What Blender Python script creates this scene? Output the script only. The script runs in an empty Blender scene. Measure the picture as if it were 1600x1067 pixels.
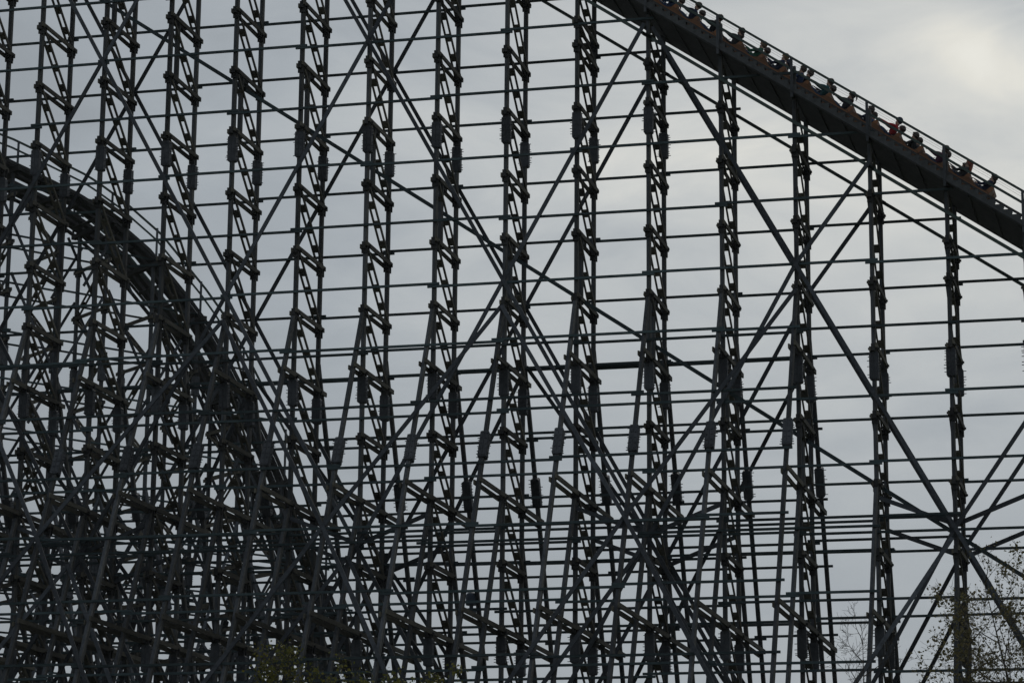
import bpy, bmesh, math, random
from math import radians, sin, cos, pi, sqrt, atan2
from mathutils import Vector, Matrix, Quaternion

random.seed(7)
SC = bpy.context.scene
COL = SC.collection

# ------------------------------------------------------------------ constants
ZO = 44.65            # height of level 0 above the ground
H = 2.8               # storey height of the trestle
S = 3.11544           # bent spacing
W = 3.270             # distance between the two main columns
DN, DF = 0.86, 0.632  # height of ledgers above their girt, near / far side
SLOPE = 0.762         # levels the track falls per bay


def zl(L):
    return ZO - L * H


# ------------------------------------------------------------------ materials
def new_mat(name):
    m = bpy.data.materials.new(name)
    m.use_nodes = True
    nt = m.node_tree
    nt.nodes.clear()
    out = nt.nodes.new('ShaderNodeOutputMaterial')
    b = nt.nodes.new('ShaderNodeBsdfPrincipled')
    nt.links.new(b.outputs[0], out.inputs[0])
    return m, nt, b


def noise_mat(name, c1, c2, scale=3.0, rough=0.8, metallic=0.0, detail=6.0, stretch=(1, 1, 1), vary=0.35, spec=0.3, bump=0.0):
    m, nt, b = new_mat(name)
    N, L = nt.nodes, nt.links
    tc = N.new('ShaderNodeTexCoord')
    mp = N.new('ShaderNodeMapping')
    mp.inputs['Scale'].default_value = stretch
    L.new(tc.outputs['Object'], mp.inputs['Vector'])
    no = N.new('ShaderNodeTexNoise')
    no.inputs['Scale'].default_value = scale
    no.inputs['Detail'].default_value = detail
    no.inputs['Roughness'].default_value = 0.65
    L.new(mp.outputs[0], no.inputs['Vector'])
    cr = N.new('ShaderNodeValToRGB')
    cr.color_ramp.elements[0].position = 0.32
    cr.color_ramp.elements[0].color = (*c1, 1)
    cr.color_ramp.elements[1].position = 0.68
    cr.color_ramp.elements[1].color = (*c2, 1)
    L.new(no.outputs['Fac'], cr.inputs[0])
    n2 = N.new('ShaderNodeTexNoise')
    n2.inputs['Scale'].default_value = .55
    n2.inputs['Detail'].default_value = 3
    L.new(tc.outputs['Object'], n2.inputs['Vector'])
    m2 = N.new('ShaderNodeMapRange')
    m2.inputs['From Min'].default_value = .3
    m2.inputs['From Max'].default_value = .7
    m2.inputs['To Min'].default_value = 1 - vary * .7
    m2.inputs['To Max'].default_value = 1 + vary * .7
    L.new(n2.outputs['Fac'], m2.inputs['Value'])
    s2 = N.new('ShaderNodeVectorMath')
    s2.operation = 'SCALE'
    L.new(cr.outputs[0], s2.inputs[0])
    L.new(m2.outputs[0], s2.inputs['Scale'])
    oi = N.new('ShaderNodeObjectInfo')
    mr = N.new('ShaderNodeMapRange')
    mr.inputs['To Min'].default_value = 1 - vary
    mr.inputs['To Max'].default_value = 1 + vary
    L.new(oi.outputs['Random'], mr.inputs['Value'])
    mx = N.new('ShaderNodeVectorMath')
    mx.operation = 'SCALE'
    L.new(s2.outputs[0], mx.inputs[0])
    L.new(mr.outputs[0], mx.inputs['Scale'])
    L.new(mx.outputs[0], b.inputs['Base Color'])
    b.inputs['Roughness'].default_value = rough
    b.inputs['Metallic'].default_value = metallic
    b.inputs['Specular IOR Level'].default_value = spec
    if bump:
        bp = N.new('ShaderNodeBump')
        bp.inputs['Strength'].default_value = bump
        bp.inputs['Distance'].default_value = 0.02
        L.new(no.outputs['Fac'], bp.inputs['Height'])
        L.new(bp.outputs[0], b.inputs['Normal'])
    return m


M = {}
M['post'] = noise_mat('weathered_post_wood', (.046, .051, .059), (.088, .092, .100), 2.2, .82, stretch=(6, 6, .8), bump=.3)
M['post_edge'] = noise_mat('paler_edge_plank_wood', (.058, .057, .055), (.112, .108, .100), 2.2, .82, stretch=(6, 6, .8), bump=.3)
M['girt'] = noise_mat('weathered_girt_wood', (.060, .054, .042), (.128, .115, .088), 2.4, .85, stretch=(5, .9, 5), bump=.3)
M['ledger'] = noise_mat('weathered_ledger_wood', (.030, .046, .051), (.062, .086, .092), 2.4, .82, stretch=(.8, 5, 5), bump=.3)
M['brace'] = noise_mat('weathered_brace_wood', (.038, .043, .051), (.072, .078, .088), 2.4, .82, stretch=(2, 4, 2), bump=.3)
M['plate'] = noise_mat('galvanised_splice_plate', (.038, .042, .048), (.066, .070, .078), 3.0, .6, metallic=.2)
M['deck'] = noise_mat('dark_track_timber', (.024, .024, .025), (.047, .045, .043), 2.5, .85)
M['rail'] = noise_mat('green_painted_rail', (.035, .055, .048), (.055, .080, .068), 4, .5, vary=.1)
M['tread'] = noise_mat('grey_stair_tread', (.05, .052, .054), (.085, .088, .09), 5, .8, vary=.1)
M['steel'] = noise_mat('running_steel', (.10, .09, .085), (.2, .18, .17), 6, .4, metallic=.8, vary=.1)
M['orange'] = noise_mat('orange_car_paint', (.16, .056, .010), (.26, .092, .018), 1.6, .38, vary=.1, spec=.5)
M['darkcar'] = noise_mat('brown_car_side', (.11, .048, .02), (.18, .078, .030), 3, .5, vary=.15)
M['black'] = noise_mat('black_padding', (.018, .018, .02), (.035, .035, .038), 8, .7, vary=.1)
M['chrome'] = noise_mat('bright_lap_bar', (.45, .46, .48), (.65, .66, .68), 8, .3, metallic=.7, vary=.1)
M['skin'] = noise_mat('skin', (.34, .20, .145), (.42, .26, .19), 8, .6, vary=.15)
M['hair'] = noise_mat('dark_hair', (.018, .012, .009), (.05, .034, .024), 12, .6, vary=.2)
M['fairhair'] = noise_mat('fair_hair', (.12, .08, .04), (.22, .15, .08), 12, .6, vary=.2)
M['redhair'] = noise_mat('auburn_hair', (.13, .03, .018), (.22, .06, .03), 12, .6, vary=.2)
M['bluelamp'] = noise_mat('blue_grey_speaker', (.07, .09, .13), (.10, .125, .17), 4, .5, vary=.05)
M['bark'] = noise_mat('tree_bark', (.035, .028, .022), (.08, .066, .052), 9, .9, vary=.15, bump=.5)
CLOTH = {}
for n_, c_ in dict(navy=(.018, .026, .055), black=(.018, .019, .022), charcoal=(.04, .042, .048), red=(.34, .022, .028), green=(.03, .115, .075),
                   blue=(.025, .05, .12), brown=(.08, .05, .035), grey=(.13, .135, .14), denim=(.035, .055, .10), teal=(.02, .08, .09), plum=(.08, .03, .06)).items():
    CLOTH[n_] = noise_mat(n_ + '_cloth', tuple(x * .8 for x in c_), tuple(x * 1.2 for x in c_), 9, .9, vary=.05)


def leaf_mat(name, c1, c2, c3):
    m, nt, b = new_mat(name)
    N, L = nt.nodes, nt.links
    g = N.new('ShaderNodeNewGeometry')
    cr = N.new('ShaderNodeValToRGB')
    cr.color_ramp.elements[0].color = (*c1, 1)
    cr.color_ramp.elements[1].color = (*c3, 1)
    e = cr.color_ramp.elements.new(.5)
    e.color = (*c2, 1)
    L.new(g.outputs['Random Per Island'], cr.inputs[0])
    L.new(cr.outputs[0], b.inputs['Base Color'])
    b.inputs['Roughness'].default_value = .6
    b.inputs['Specular IOR Level'].default_value = .25
    tr = N.new('ShaderNodeBsdfTranslucent')
    L.new(cr.outputs[0], tr.inputs[0])
    mix = N.new('ShaderNodeMixShader')
    mix.inputs[0].default_value = .3
    out = [n for n in N if n.type == 'OUTPUT_MATERIAL'][0]
    L.new(b.outputs[0], mix.inputs[1])
    L.new(tr.outputs[0], mix.inputs[2])
    L.new(mix.outputs[0], out.inputs[0])
    return m


M['leaf_olive'] = leaf_mat('olive_autumn_leaves', (.09, .085, .04), (.14, .125, .055), (.18, .14, .06))
M['leaf_green'] = leaf_mat('yellow_green_leaves', (.085, .095, .02), (.14, .14, .032), (.21, .18, .04))


# ------------------------------------------------------------------ mesh builder
class MB:
    def __init__(self):
        self.v = []
        self.f = []

    def box8(self, c):
        n = len(self.v)
        self.v += [tuple(p) for p in c]
        for q in ((0, 3, 2, 1), (4, 5, 6, 7), (0, 1, 5, 4), (1, 2, 6, 5), (2, 3, 7, 6), (3, 0, 4, 7)):
            self.f.append(tuple(n + i for i in q))

    def beam(self, p, q, a, da, b, db):
        """box from p to q, full size a along unit da and b along unit db"""
        p, q = Vector(p), Vector(q)
        A, B_ = Vector(da) * (a / 2), Vector(db) * (b / 2)
        self.box8([p - A - B_, p + A - B_, p + A + B_, p - A + B_, q - A - B_, q + A - B_, q + A + B_, q - A + B_])

    def bar(self, p, q, a, b, up=(0, 0, 1)):
        p, q = Vector(p), Vector(q)
        t = (q - p).normalized()
        u = Vector(up)
        s = t.cross(u)
        if s.length < 1e-4:
            s = t.cross(Vector((1, 0, 0)))
        s.normalize()
        n = s.cross(t)
        self.beam(p, q, a, s, b, n)

    def tube(self, pts, r, n=8, cap=True, r2=None):
        pts = [Vector(p) for p in pts]
        m = len(pts)
        base = len(self.v)
        pr = None
        for i, p in enumerate(pts):
            t = (pts[min(i + 1, m - 1)] - pts[max(i - 1, 0)]).normalized()
            if pr is None:
                pr = t.orthogonal().normalized()
            pr = (pr - t * pr.dot(t))
            pr = pr.normalized() if pr.length > 1e-6 else t.orthogonal().normalized()
            bt = t.cross(pr)
            rr = r[i] if isinstance(r, (list, tuple)) else (r if r2 is None else r + (r2 - r) * i / (m - 1))
            for k in range(n):
                a = 2 * pi * k / n
                self.v.append(tuple(p + pr * (rr * cos(a)) + bt * (rr * sin(a))))
        for i in range(m - 1):
            for k in range(n):
                a, b = base + i * n + k, base + i * n + (k + 1) % n
                self.f.append((a, b, b + n, a + n))
        if cap:
            self.f.append(tuple(base + k for k in reversed(range(n))))
            self.f.append(tuple(base + (m - 1) * n + k for k in range(n)))

    def prism(self, poly, org, ex, ey, ez, depth):
        """polygon (x,y) in plane ex,ey, extruded by depth along ez, centred"""
        org, ex, ey, ez = Vector(org), Vector(ex), Vector(ey), Vector(ez)
        n = len(self.v)
        m = len(poly)
        for sgn in (-.5, .5):
            for x, y in poly:
                self.v.append(tuple(org + ex * x + ey * y + ez * (sgn * depth)))
        self.f.append(tuple(n + i for i in reversed(range(m))))
        self.f.append(tuple(n + m + i for i in range(m)))
        for i in range(m):
            j = (i + 1) % m
            self.f.append((n + i, n + j, n + m + j, n + m + i))

    def build(self, name, mat, parent=None, origin=None, smooth=False):
        me = bpy.data.meshes.new(name)
        o_ = Vector(origin) if origin is not None else Vector((0, 0, 0))
        vs = self.v if origin is None else [tuple(Vector(p) - o_) for p in self.v]
        me.from_pydata(vs, [], self.f)
        me.update()
        if smooth:
            for p in me.polygons:
                p.use_smooth = True
        mats = mat if isinstance(mat, (list, tuple)) else [mat]
        for x in mats:
            me.materials.append(x)
        o = bpy.data.objects.new(name, me)
        COL.objects.link(o)
        o.location = o_
        if parent is not None:
            o.parent = parent
            o.matrix_parent_inverse = Matrix.Identity(4)
            if parent.get('_org'):
                pass
        return o


def empty(name, parent=None):
    o = bpy.data.objects.new(name, None)
    o.empty_display_size = .3
    COL.objects.link(o)
    if parent is not None:
        o.parent = parent
    return o


def tag(o, label=None, cat=None, group=None, kind=None):
    if label:
        o['label'] = label
    if cat:
        o['category'] = cat
    if group:
        o['group'] = group
    if kind:
        o['kind'] = kind
    return o


# ------------------------------------------------------------------ frame of reference of one trestle
class Frame:
    """u along the track, w across it, z up"""

    def __init__(self, x0, y0, ang, flip=False):
        self.o = Vector((x0, y0, 0))
        self.u = Vector((cos(ang), sin(ang), 0))
        self.w = Vector((-self.u.y, self.u.x, 0)) * (-1 if flip else 1)

    def p(self, u, w, z):
        return self.o + self.u * u + self.w * w + Vector((0, 0, z))


Z = Vector((0, 0, 1))
PW = .172      # post width along the track
PD = .20       # post depth


def jit(a):
    return random.uniform(-a, a)


def make_post(fr, u, w0, z0, w1, z1, parent, name='column', uw=PW, wd=PD):
    mb = MB()
    # two planks bolted side by side (a lighter, slightly proud edge plank)
    d = (fr.p(u, w1, z1) - fr.p(u, w0, z0)).normalized()
    nb = fr.u.cross(d).normalized()
    mb.beam(fr.p(u - uw * .16, w0, z0), fr.p(u - uw * .16, w1, z1), uw * .66, fr.u, wd, nb)
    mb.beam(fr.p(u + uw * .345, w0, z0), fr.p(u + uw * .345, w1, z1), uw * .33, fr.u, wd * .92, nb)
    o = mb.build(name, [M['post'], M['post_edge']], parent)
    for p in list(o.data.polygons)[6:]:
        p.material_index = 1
    return o


def girt_planks(mb, fr, u, wa, wb, z):
    """two planks clasping the posts, the one on the right set a little higher"""
    g = PW / 2 + .038
    for sgn in (-1, 1):
        mb.beam(fr.p(u + sgn * g, wa + jit(.035), z + sgn * .066 + jit(.014)), fr.p(u + sgn * g, wb + jit(.035), z + sgn * .066 + jit(.014)), .072, fr.u, .19, Z)


def make_girt(fr, u, w0, w1, z, parent, over=.33):
    mb = MB()
    g = PW / 2 + .038
    girt_planks(mb, fr, u, w0 - over, w1 + over, z)
    # bolt packs and bearing blocks at the joints
    for w in (w0, w1):
        mb.beam(fr.p(u - g - .11, w, z), fr.p(u + g + .11, w, z), .085, fr.w, .085, Z)
        for sg in (-1, 1):
            mb.beam(fr.p(u, w + sg * .104, z), fr.p(u, w + sg * (.325 + jit(.03)), z), PW - .014, fr.u, .30, Z)
            mb.beam(fr.p(u, w + sg * .104, z - .16), fr.p(u, w + sg * .17, z - .16), PW + .09, fr.u, .36, Z)
    o = mb.build('girt', [M['girt'], M['deck']], parent)  # joint blocks darker than the planks: end grain, plus joint shade put into colour
    for p in list(o.data.polygons)[12:]:
        p.material_index = 1
    return o


def make_diag(fr, u, w0, z0, w1, z1, parent):
    mb = MB()
    g = PW / 2 + .036
    p, q = fr.p(u, w0, z0), fr.p(u, w1, z1)
    t = (q - p).normalized()
    nb = fr.u.cross(t).normalized()
    for sgn in (-1, 1):
        mb.beam(p + fr.u * (sgn * g), q + fr.u * (sgn * g), .06, fr.u, .135, nb)
    ln = (q - p).length
    for k in (.23, .5, .77):
        c = p + t * (ln * (k + jit(.015)))
        mb.beam(c - t * .17, c + t * .17, PW + .01, fr.u, .125, nb)
    return mb.build('diagonal_plank', M['girt'], parent)


def make_splice(fr, u, w0, z0, w1, z1, parent, name='splice_plate'):
    """plates bolted round a post between two points of it, with bolt ends standing out"""
    mb = MB()
    p, q = fr.p(u, w0, z0), fr.p(u, w1, z1)
    t = (q - p).normalized()
    nb = fr.u.cross(t).normalized()
    ln = (q - p).length
    hw = .19
    poly = [(-hw, .06), (-hw + .06, 0), (hw - .06, 0), (hw, .06), (hw, ln - .06), (hw - .06, ln), (-hw + .06, ln), (-hw, ln - .06)]
    mb.prism(poly, p, fr.u, t, nb, .30)
    for sx in (-.093, .093):
        for sg in (-1, 1):
            mb.beam(p + t * .03 + fr.u * sx + nb * (sg * .162), q - t * .03 + fr.u * sx + nb * (sg * .162), .165, fr.u, .022, nb)
            for kk in range(5):
                c = p + t * (.12 + (ln - .24) * kk / 4 + jit(.02)) + fr.u * (sx + jit(.015)) + nb * (sg * .18)
                mb.beam(c - nb * .02, c + nb * .02, .05, fr.u, .05, t)
    n = 9
    for k in range(n):
        c = p + t * (.1 + (ln - .2) * k / (n - 1) + jit(.03))
        s0 = .06 + random.random() * .07
        if random.random() < .75:
            mb.beam(c + fr.u * hw, c + fr.u * (hw + s0), .026, t, .026, nb)
        if random.random() < .75:
            mb.beam(c - fr.u * (hw + s0), c - fr.u * hw, .026, t, .026, nb)
    return mb.build(name, M['plate'], parent)


def make_ledger(fr, i0, i1, w, z, parent, phase, thick=.10, depth=.10, name='ledger', wfun=None, s=S, o7=0):
    """one long line of lapped planks, joints stepping by a plank at every fourth bent"""
    mb = MB()
    a = i0
    lev = phase % 2
    while a < i1:
        nxt = a + 1
        while nxt < i1 and (nxt + phase) % 3 != 0:
            nxt += 1
        dz = (.052 if lev else -.052)
        dw = jit(.012)
        mb.beam(fr.p((a - o7) * s - .26, w + dw, z + dz + jit(.012)), fr.p((nxt - o7) * s + .26, w + dw, z + dz + jit(.012)), depth, fr.w, thick, Z)
        a = nxt
        lev ^= 1
    return mb.build(name, M['ledger'], parent)


def make_brace(p, q, wdir, parent, name='sway_brace', a=.165, b=.08):
    mb = MB()
    p, q = Vector(p), Vector(q)
    t = (q - p).normalized()
    n = Vector(wdir).cross(t).normalized()
    mb.beam(p, q, a, n, b, wdir)
    return mb.build(name, M['brace'], parent)


# ================================================================== FRONT COASTER
front = tag(empty('roller_coaster'), 'tall dark timber roller coaster trestle carrying the orange train on its sloping track', 'roller coaster', kind='thing')
FR = Frame(-7 * S, 0, 0)     # u = i*S


def Ltrack(i):               # level of the near handrail top
    return 1.53 + SLOPE * (i - 12)


def Lbeam(i):                # level of the near slope ledger
    return .955 + .766 * (i - 10)


def nb1(L):
    return -.1 - 1.24 * (L - 5.0)


def fb1(L):
    return W + .1 + 1.24 * (L - 5.6)


def nb2(L):
    return -.1 - 1.27 * (L - 8.0)


def fb2(L):
    return W + .1 + 1.27 * (L - 8.6)


LG = ZO / H                  # ground level
I0, I1 = -2, 17
TOPL = -3
for i in range(I0, I1 + 1):
    u = i * S
    b = empty('trestle_bent', front)
    lt, lb = Ltrack(i), Lbeam(i)
    make_post(FR, u, 0, -.3, 0, zl(lt + .07), b)
    make_post(FR, u, W, -.3, W, zl(lt + .50), b)
    ktop = max(TOPL, math.ceil(lb + .75))
    ks = list(range(ktop, 15))
    if lb + .42 > TOPL:
        tops = [lb + .42] + ks
    else:
        tops = ks
    for n_, k in enumerate(tops):
        w0, w1 = 0, W
        if isinstance(k, int) and k >= 6 and k % 2 == 0:
            if i <= 12:
                w0, w1 = nb1(k), fb1(k)
            elif i == 13 and k >= 10:
                w0, w1 = nb2(k), fb2(k)
        make_girt(FR, u, w0, w1, zl(k), b) if w0 == 0 else None
        if w0 != 0:
            # long girt runs past the columns to the batter posts
            make_girt(FR, u, 0, W, zl(k), b)
            for (wa, wb) in ((w0, -.45), (W + .45, w1)):
                mb = MB()
                girt_planks(mb, FR, u + jit(.01), wa - .28, wb + .28, zl(k) - .02)
                mb.build('outrigger_girt', M['girt'], b)
        if n_ + 1 < len(tops):
            k2 = tops[n_ + 1]
            make_diag(FR, u, .07, zl(k) - .16, W - .07, zl(k2) + .14, b)
    # ties between slope ledger and column heads
    if lb > TOPL:
        make_diag(FR, u, .07, zl(lb - .22), W - .07, zl(lb + .36), b)
    # splices
    for L0 in (-1.93, 2.08, 6.05, 10.07, 14.05):
        if L0 > lb + .6:
            make_splice(FR, u, 0, zl(L0 + .42), 0, zl(L0), b)
            make_splice(FR, u, W, zl(L0 + .46), W, zl(L0 + .05), b)
    # batter posts
    if i <= 12:
        make_post(FR, u, nb1(LG), 0, nb1(4.95), zl(4.95), b, 'batter_post')
        make_post(FR, u, fb1(LG), 0, fb1(5.55), zl(5.55), b, 'batter_post')
        for L0 in (7.22, 11.2):
            make_splice(FR, u, nb1(L0 + .42), zl(L0 + .42), nb1(L0), zl(L0), b)
            make_splice(FR, u, fb1(L0 + .55), zl(L0 + .55), fb1(L0 + .13), zl(L0 + .13), b)
    if i <= 13:
        make_post(FR, u, nb2(LG), 0, nb2(7.95), zl(7.95), b, 'batter_post')
        make_post(FR, u, fb2(LG), 0, fb2(8.55), zl(8.55), b, 'batter_post')
        make_splice(FR, u, nb2(11.45), zl(11.45), nb2(11.03), zl(11.03), b)
        make_splice(FR, u, fb2(11.5), zl(11.5), fb2(11.1), zl(11.1), b)
    else:
        make_post(FR, u, -.1 - 1.0 * (LG - 9.3), 0, -.1, zl(9.3), b, 'batter_post')
        make_post(FR, u, W + .1 + 1.0 * (LG - 9.8), 0, W + .1, zl(9.8), b, 'batter_post')
    # short hanger post and board that carry the inner sloping beam
    Lm = 1.04 + .757 * (i - 3.84)
    if 2 <= i <= 12:
        k = math.floor(Lm)
        make_post(FR, u, .82, zl(k + 1) - .1, .82, zl(k) + .1, b, 'hanger_post', uw=.20, wd=.16)
        mb = MB()
        mb.beam(FR.p(u, .70, zl(k) + .0), FR.p(u, 1.5, zl(k) + .0), PW, FR.u, .36, Z)
        mb.build('bearing_board', M['deck'], b)


def i_at_level(L):           # bent index where the slope ledger has level L
    return 10 + (L - .91) / .757


# ledgers
for k in range(-2, 16):
    Ln, Lf = k - DN / H, k - DF / H
    for (w, L, ph) in ((-.155, Ln, k), (W + .155, Lf, k + 2)):
        end = i_at_level(L) + (0.0 if w < 0 else -.15)
        i1 = min(I1, end)
        if i1 > I0 + 1:
            thick = .10
            make_ledger(FR, I0, i1, w, zl(L), front, ph)
    if k >= 6:
        make_ledger(FR, I0, 12, nb1(Ln) - .16, zl(Ln), front, k + 1)
        make_ledger(FR, I0, 12, fb1(Lf) + .16, zl(Lf), front, k)
    if k >= 9:
        make_ledger(FR, I0, 13, nb2(Ln) - .16, zl(Ln), front, k + 2)
        make_ledger(FR, I0, 13, fb2(Lf) + .16, zl(Lf), front, k + 1)
# thick walkway beam on the far columns
for (ia, ib) in ((7.95, 10.1),):
    mb = MB()
    mb.beam(FR.p(ia * S, W + .33, zl(5.77)), FR.p(ib * S, W + .33, zl(5.77)), .12, FR.w, .12, Z)
    mb.build('walkway_beam', M['ledger'], front)

# sway braces in the planes of the columns
for (w, dL, sd) in ((-.27, 0, -1), (W + .27, .09, 1)):
    for m in range(-1, 4):
        L0 = 4 * m + .685
        for i in range(-4, 21):
            if i % 2:
                continue
            node = (i % 4 == 2) if m % 2 == 0 else (i % 4 == 0)
            if not node:
                continue
            for dirn in (-1, 1):
                ia, La, ib, Lb = i, L0 + dL, i + 2 * dirn, L0 + 4 + dL
                # clip to built range
                ta, tb = 0.0, 1.0
                def iat(t): return ia + (ib - ia) * t
                while tb > ta and not (I0 - .2 <= iat(tb) <= I1 + .2):
                    tb -= .02
                while ta < tb and (not (I0 - .2 <= iat(ta) <= I1 + .2) or (La + (Lb - La) * ta) < Lbeam(iat(ta)) - .2):
                    ta += .02
                if tb - ta < .12:
                    continue
                ww = w + sd * (.0 if dirn < 0 else .095)
                if dirn < 0 and ta > .1 and iat(ta) < I1 - .5 and iat(tb) >= 9.9:
                    # the last brace under the track runs to the head of the next bent
                    it = math.ceil(iat(ta))
                    make_brace(FR.p(it * S, ww, zl(Lbeam(it) - .06 + dL)), FR.p(iat(tb) * S, ww, zl(La + (Lb - La) * tb)), FR.w, front)
                    continue
                make_brace(FR.p(iat(ta) * S, ww, zl(La + (Lb - La) * ta)), FR.p(iat(tb) * S, ww, zl(La + (Lb - La) * tb)), FR.w, front)
# braces in the planes of the batter posts
def bbrace(fun, i, La, Lb, sd):
    for dirn in (-1, 1):
        ib = i + 2 * dirn
        if ib > 13.1 or ib < I0:
            continue
        ww = sd * (.27 if dirn < 0 else .36)
        p = FR.p(i * S, fun(La) + ww, zl(La))
        q = FR.p(ib * S, fun(Lb) + ww, zl(Lb))
        make_brace(p, q, FR.w, front, 'batter_brace')
for i in (0, 4, 8, 12):
    bbrace(nb1, i, 5.1, 8.65, -1)
    bbrace(fb1, i, 5.7, 9.1, 1)
for i in (-2, 2, 6, 10):
    bbrace(nb1, i, 8.65, 12.5, -1)
    bbrace(fb1, i, 9.1, 12.9, 1)
for i in (2, 6, 10, 14):
    bbrace(nb2, i, 8.9, 12.6, -1)
    bbrace(fb2, i, 9.4, 13.0, 1)
# extra lines of ledgers through the level of the brace nodes
for (w, L, ph) in ((-.40, 8.47, 1), (W * .5, 8.42, 2), (W + .40, 8.60, 0)):
    make_ledger(FR, I0, 14, w, zl(L), front, ph, thick=.10, depth=.10)
# low struts either side of the brace nodes
for i in (2, 6, 10, 14):
    for (w, L) in ((-.1, 8.62), (W + .1, 8.9)):
        for d in (-1, 1):
            mb = MB()
            mb.bar(FR.p(i * S + d * .1, w + d * .06, zl(L)), FR.p((i + d) * S, w + d * .06, zl(L - .42)), .12, .17)
            mb.build('node_strut', M['brace'], front)

# sloping ledgers beneath the track, and the inner sloping beam
for (w, dL) in ((-.17, 0.0), (W + .17, .16)):
    mb = MB()
    for a in range(I0, I1, 3):
        b_ = min(a + 3, I1)
        mb.bar(FR.p(a * S - .2, w, zl(Lbeam(a - .06) + dL)), FR.p(b_ * S + .2, w, zl(Lbeam(b_ + .06) + dL)), .10, .13)
    mb.build('slope_ledger', M['rail'], front)
mb = MB()
for a in range(0, 17, 4):
    b_ = min(a + 4, 17)
    f_ = lambda i: 1.04 + .757 * (i - 3.84)
    mb.bar(FR.p(a * S - .2, .95, zl(f_(a - .06))), FR.p(b_ * S + .2, .95, zl(f_(b_ + .06))), .12, .16)
mb.build('inner_slope_beam', M['ledger'], front)

# ------------------------------------------------------------------ track of the front coaster
ANG = atan2(SLOPE * H, S)
TD = Vector((cos(ANG), 0, -sin(ANG)))       # downhill
TN = Vector((sin(ANG), 0, cos(ANG)))        # away from the deck
JA, JB = 4.0, 17.4


def tp(i, w, dz):
    """point dz metres (vertical) above the handrail line"""
    return FR.p(i * S, w, zl(Ltrack(i)) + dz)


mb = MB()
for w in (.55, 1.03, 2.23, 2.72):
    mb.beam(tp(JA, w, -1.23), tp(JB, w, -1.23), .26, FR.w, .22, TN)
nt_ = int((JB - JA) * S / cos(ANG) / .46)
for n_ in range(nt_):
    i = JA + (JB - JA) * (n_ + .5) / nt_
    c = tp(i, 0, -1.42)
    mb.beam(c + Vector((0, -.62, 0)), c + Vector((0, W + .62, 0)), .30, TD, .11, TN)
nj = int((JB - JA) * S / 1.0)
for n_ in range(nj):
    c = tp(JA + (JB - JA) * (n_ + .5) / nj, 0, -1.535)
    mb.beam(c + Vector((0, -.5, 0)), c + Vector((0, W + .5 + jit(.08), 0)), .10, TD, .05, TN)
for n_ in range(14):
    w = -.56 + (W + 1.12) * n_ / 13
    mb.beam(tp(JA, w, -1.50), tp(JB, w, -1.50), .315, FR.w, .03, TN)
track = mb.build('track', M['deck'], front)
for w in (1.03, 2.23):
    mb = MB()
    mb.beam(tp(JA, w, -1.08), tp(JB, w, -1.08), .10, FR.w, .035, TN)
    mb.build('running_rail', M['steel'], track)
for (wa, wb, wo, sd) in ((-.58, -.06, -.62, -1), (W + .06, W + .58, W + .62, 1)):
    mb = MB()
    # stringer boards
    mb.beam(tp(JA, wo, -1.46), tp(JB, wo, -1.46), .06, FR.w, .13, TN)
    mb.beam(tp(JA, (wa + wb) / 2 + sd * -.31, -1.42), tp(JB, (wa + wb) / 2 + sd * -.31, -1.42), .05, FR.w, .16, TN)
    mb.build('stair_stringer', M['tread'], track)
    mb = MB()
    ns = int((JB - JA) * S / .335)
    for n_ in range(ns):
        x = JA * S + (n_ + .5) * .335
        i = x / S
        zt = zl(Ltrack(i)) - 1.13
        mb.box8([(FR.p(x - .17, wa, zt - .035)), (FR.p(x + .15, wa, zt - .035)), (FR.p(x + .15, wb, zt - .035)), (FR.p(x - .17, wb, zt - .035)),
                 (FR.p(x - .17, wa, zt)), (FR.p(x + .15, wa, zt)), (FR.p(x + .15, wb, zt)), (FR.p(x - .17, wb, zt))])
        # notched side board under the tread
        if sd < 0:
            ys = (wo - .028, wo + .028)
        else:
            ys = (wo - .028, wo + .028)
        xa, xb = x - .165, x + .168
        za, zb = zl(Ltrack(xa / S)) - 1.42, zl(Ltrack(xb / S)) - 1.42
        zt2 = zt - .037
        mb.box8([FR.p(xa, ys[0], za), FR.p(xb, ys[0], zb), FR.p(xb, ys[1], zb), FR.p(xa, ys[1], za),
                 FR.p(xa, ys[0], zt2), FR.p(xb, ys[0], zt2), FR.p(xb, ys[1], zt2), FR.p(xa, ys[1], zt2)])
        # riser bracket
        mb.box8([FR.p(x - .17, wa, zt - .24), FR.p(x - .14, wa, zt - .24), FR.p(x - .14, wb, zt - .24), FR.p(x - .17, wb, zt - .24),
                 FR.p(x - .17, wa, zt - .036), FR.p(x - .14, wa, zt - .036), FR.p(x - .14, wb, zt - .036), FR.p(x - .17, wb, zt - .036)])
    mb.build('stair_treads', M['tread'], track)
    mb = MB()
    mb.beam(tp(JA, wo, -1.07), tp(JB, wo, -1.07), .05, FR.w, .10, TN)
    mb.build('toe_board', M['deck'], track)
    if sd < 0:
        mb = MB()
        mb.beam(tp(JA, wo, 0), tp(JB, wo, 0), .09, FR.w, .085, TN)
        mb.build('handrail', M['rail'], track)
        mb = MB()
        mb.beam(tp(JA, wo + .03, -.50), tp(JB, wo + .03, -.50), .05, FR.w, .10, TN)
        mb.build('mid_rail', M['rail'], track)
        for dz in (-.16, -.27):
            mb = MB()
            mb.beam(tp(JA, wo, dz), tp(JB, wo, dz), .008, FR.w, .008, TN)
            mb.build('safety_wire', M['steel'], track)
        for i in range(5, 18):
            mb = MB()
            mb.beam(tp(i, wo - .05, -1.75), tp(i, wo - .05, -.02), .11, FR.u, .08, FR.w)
            mb.beam(tp(i, wo - .05, -1.6), tp(i, 0, -1.6), .09, FR.u, .12, Z)
            mb.build('handrail_post', M['post'], track)

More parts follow.
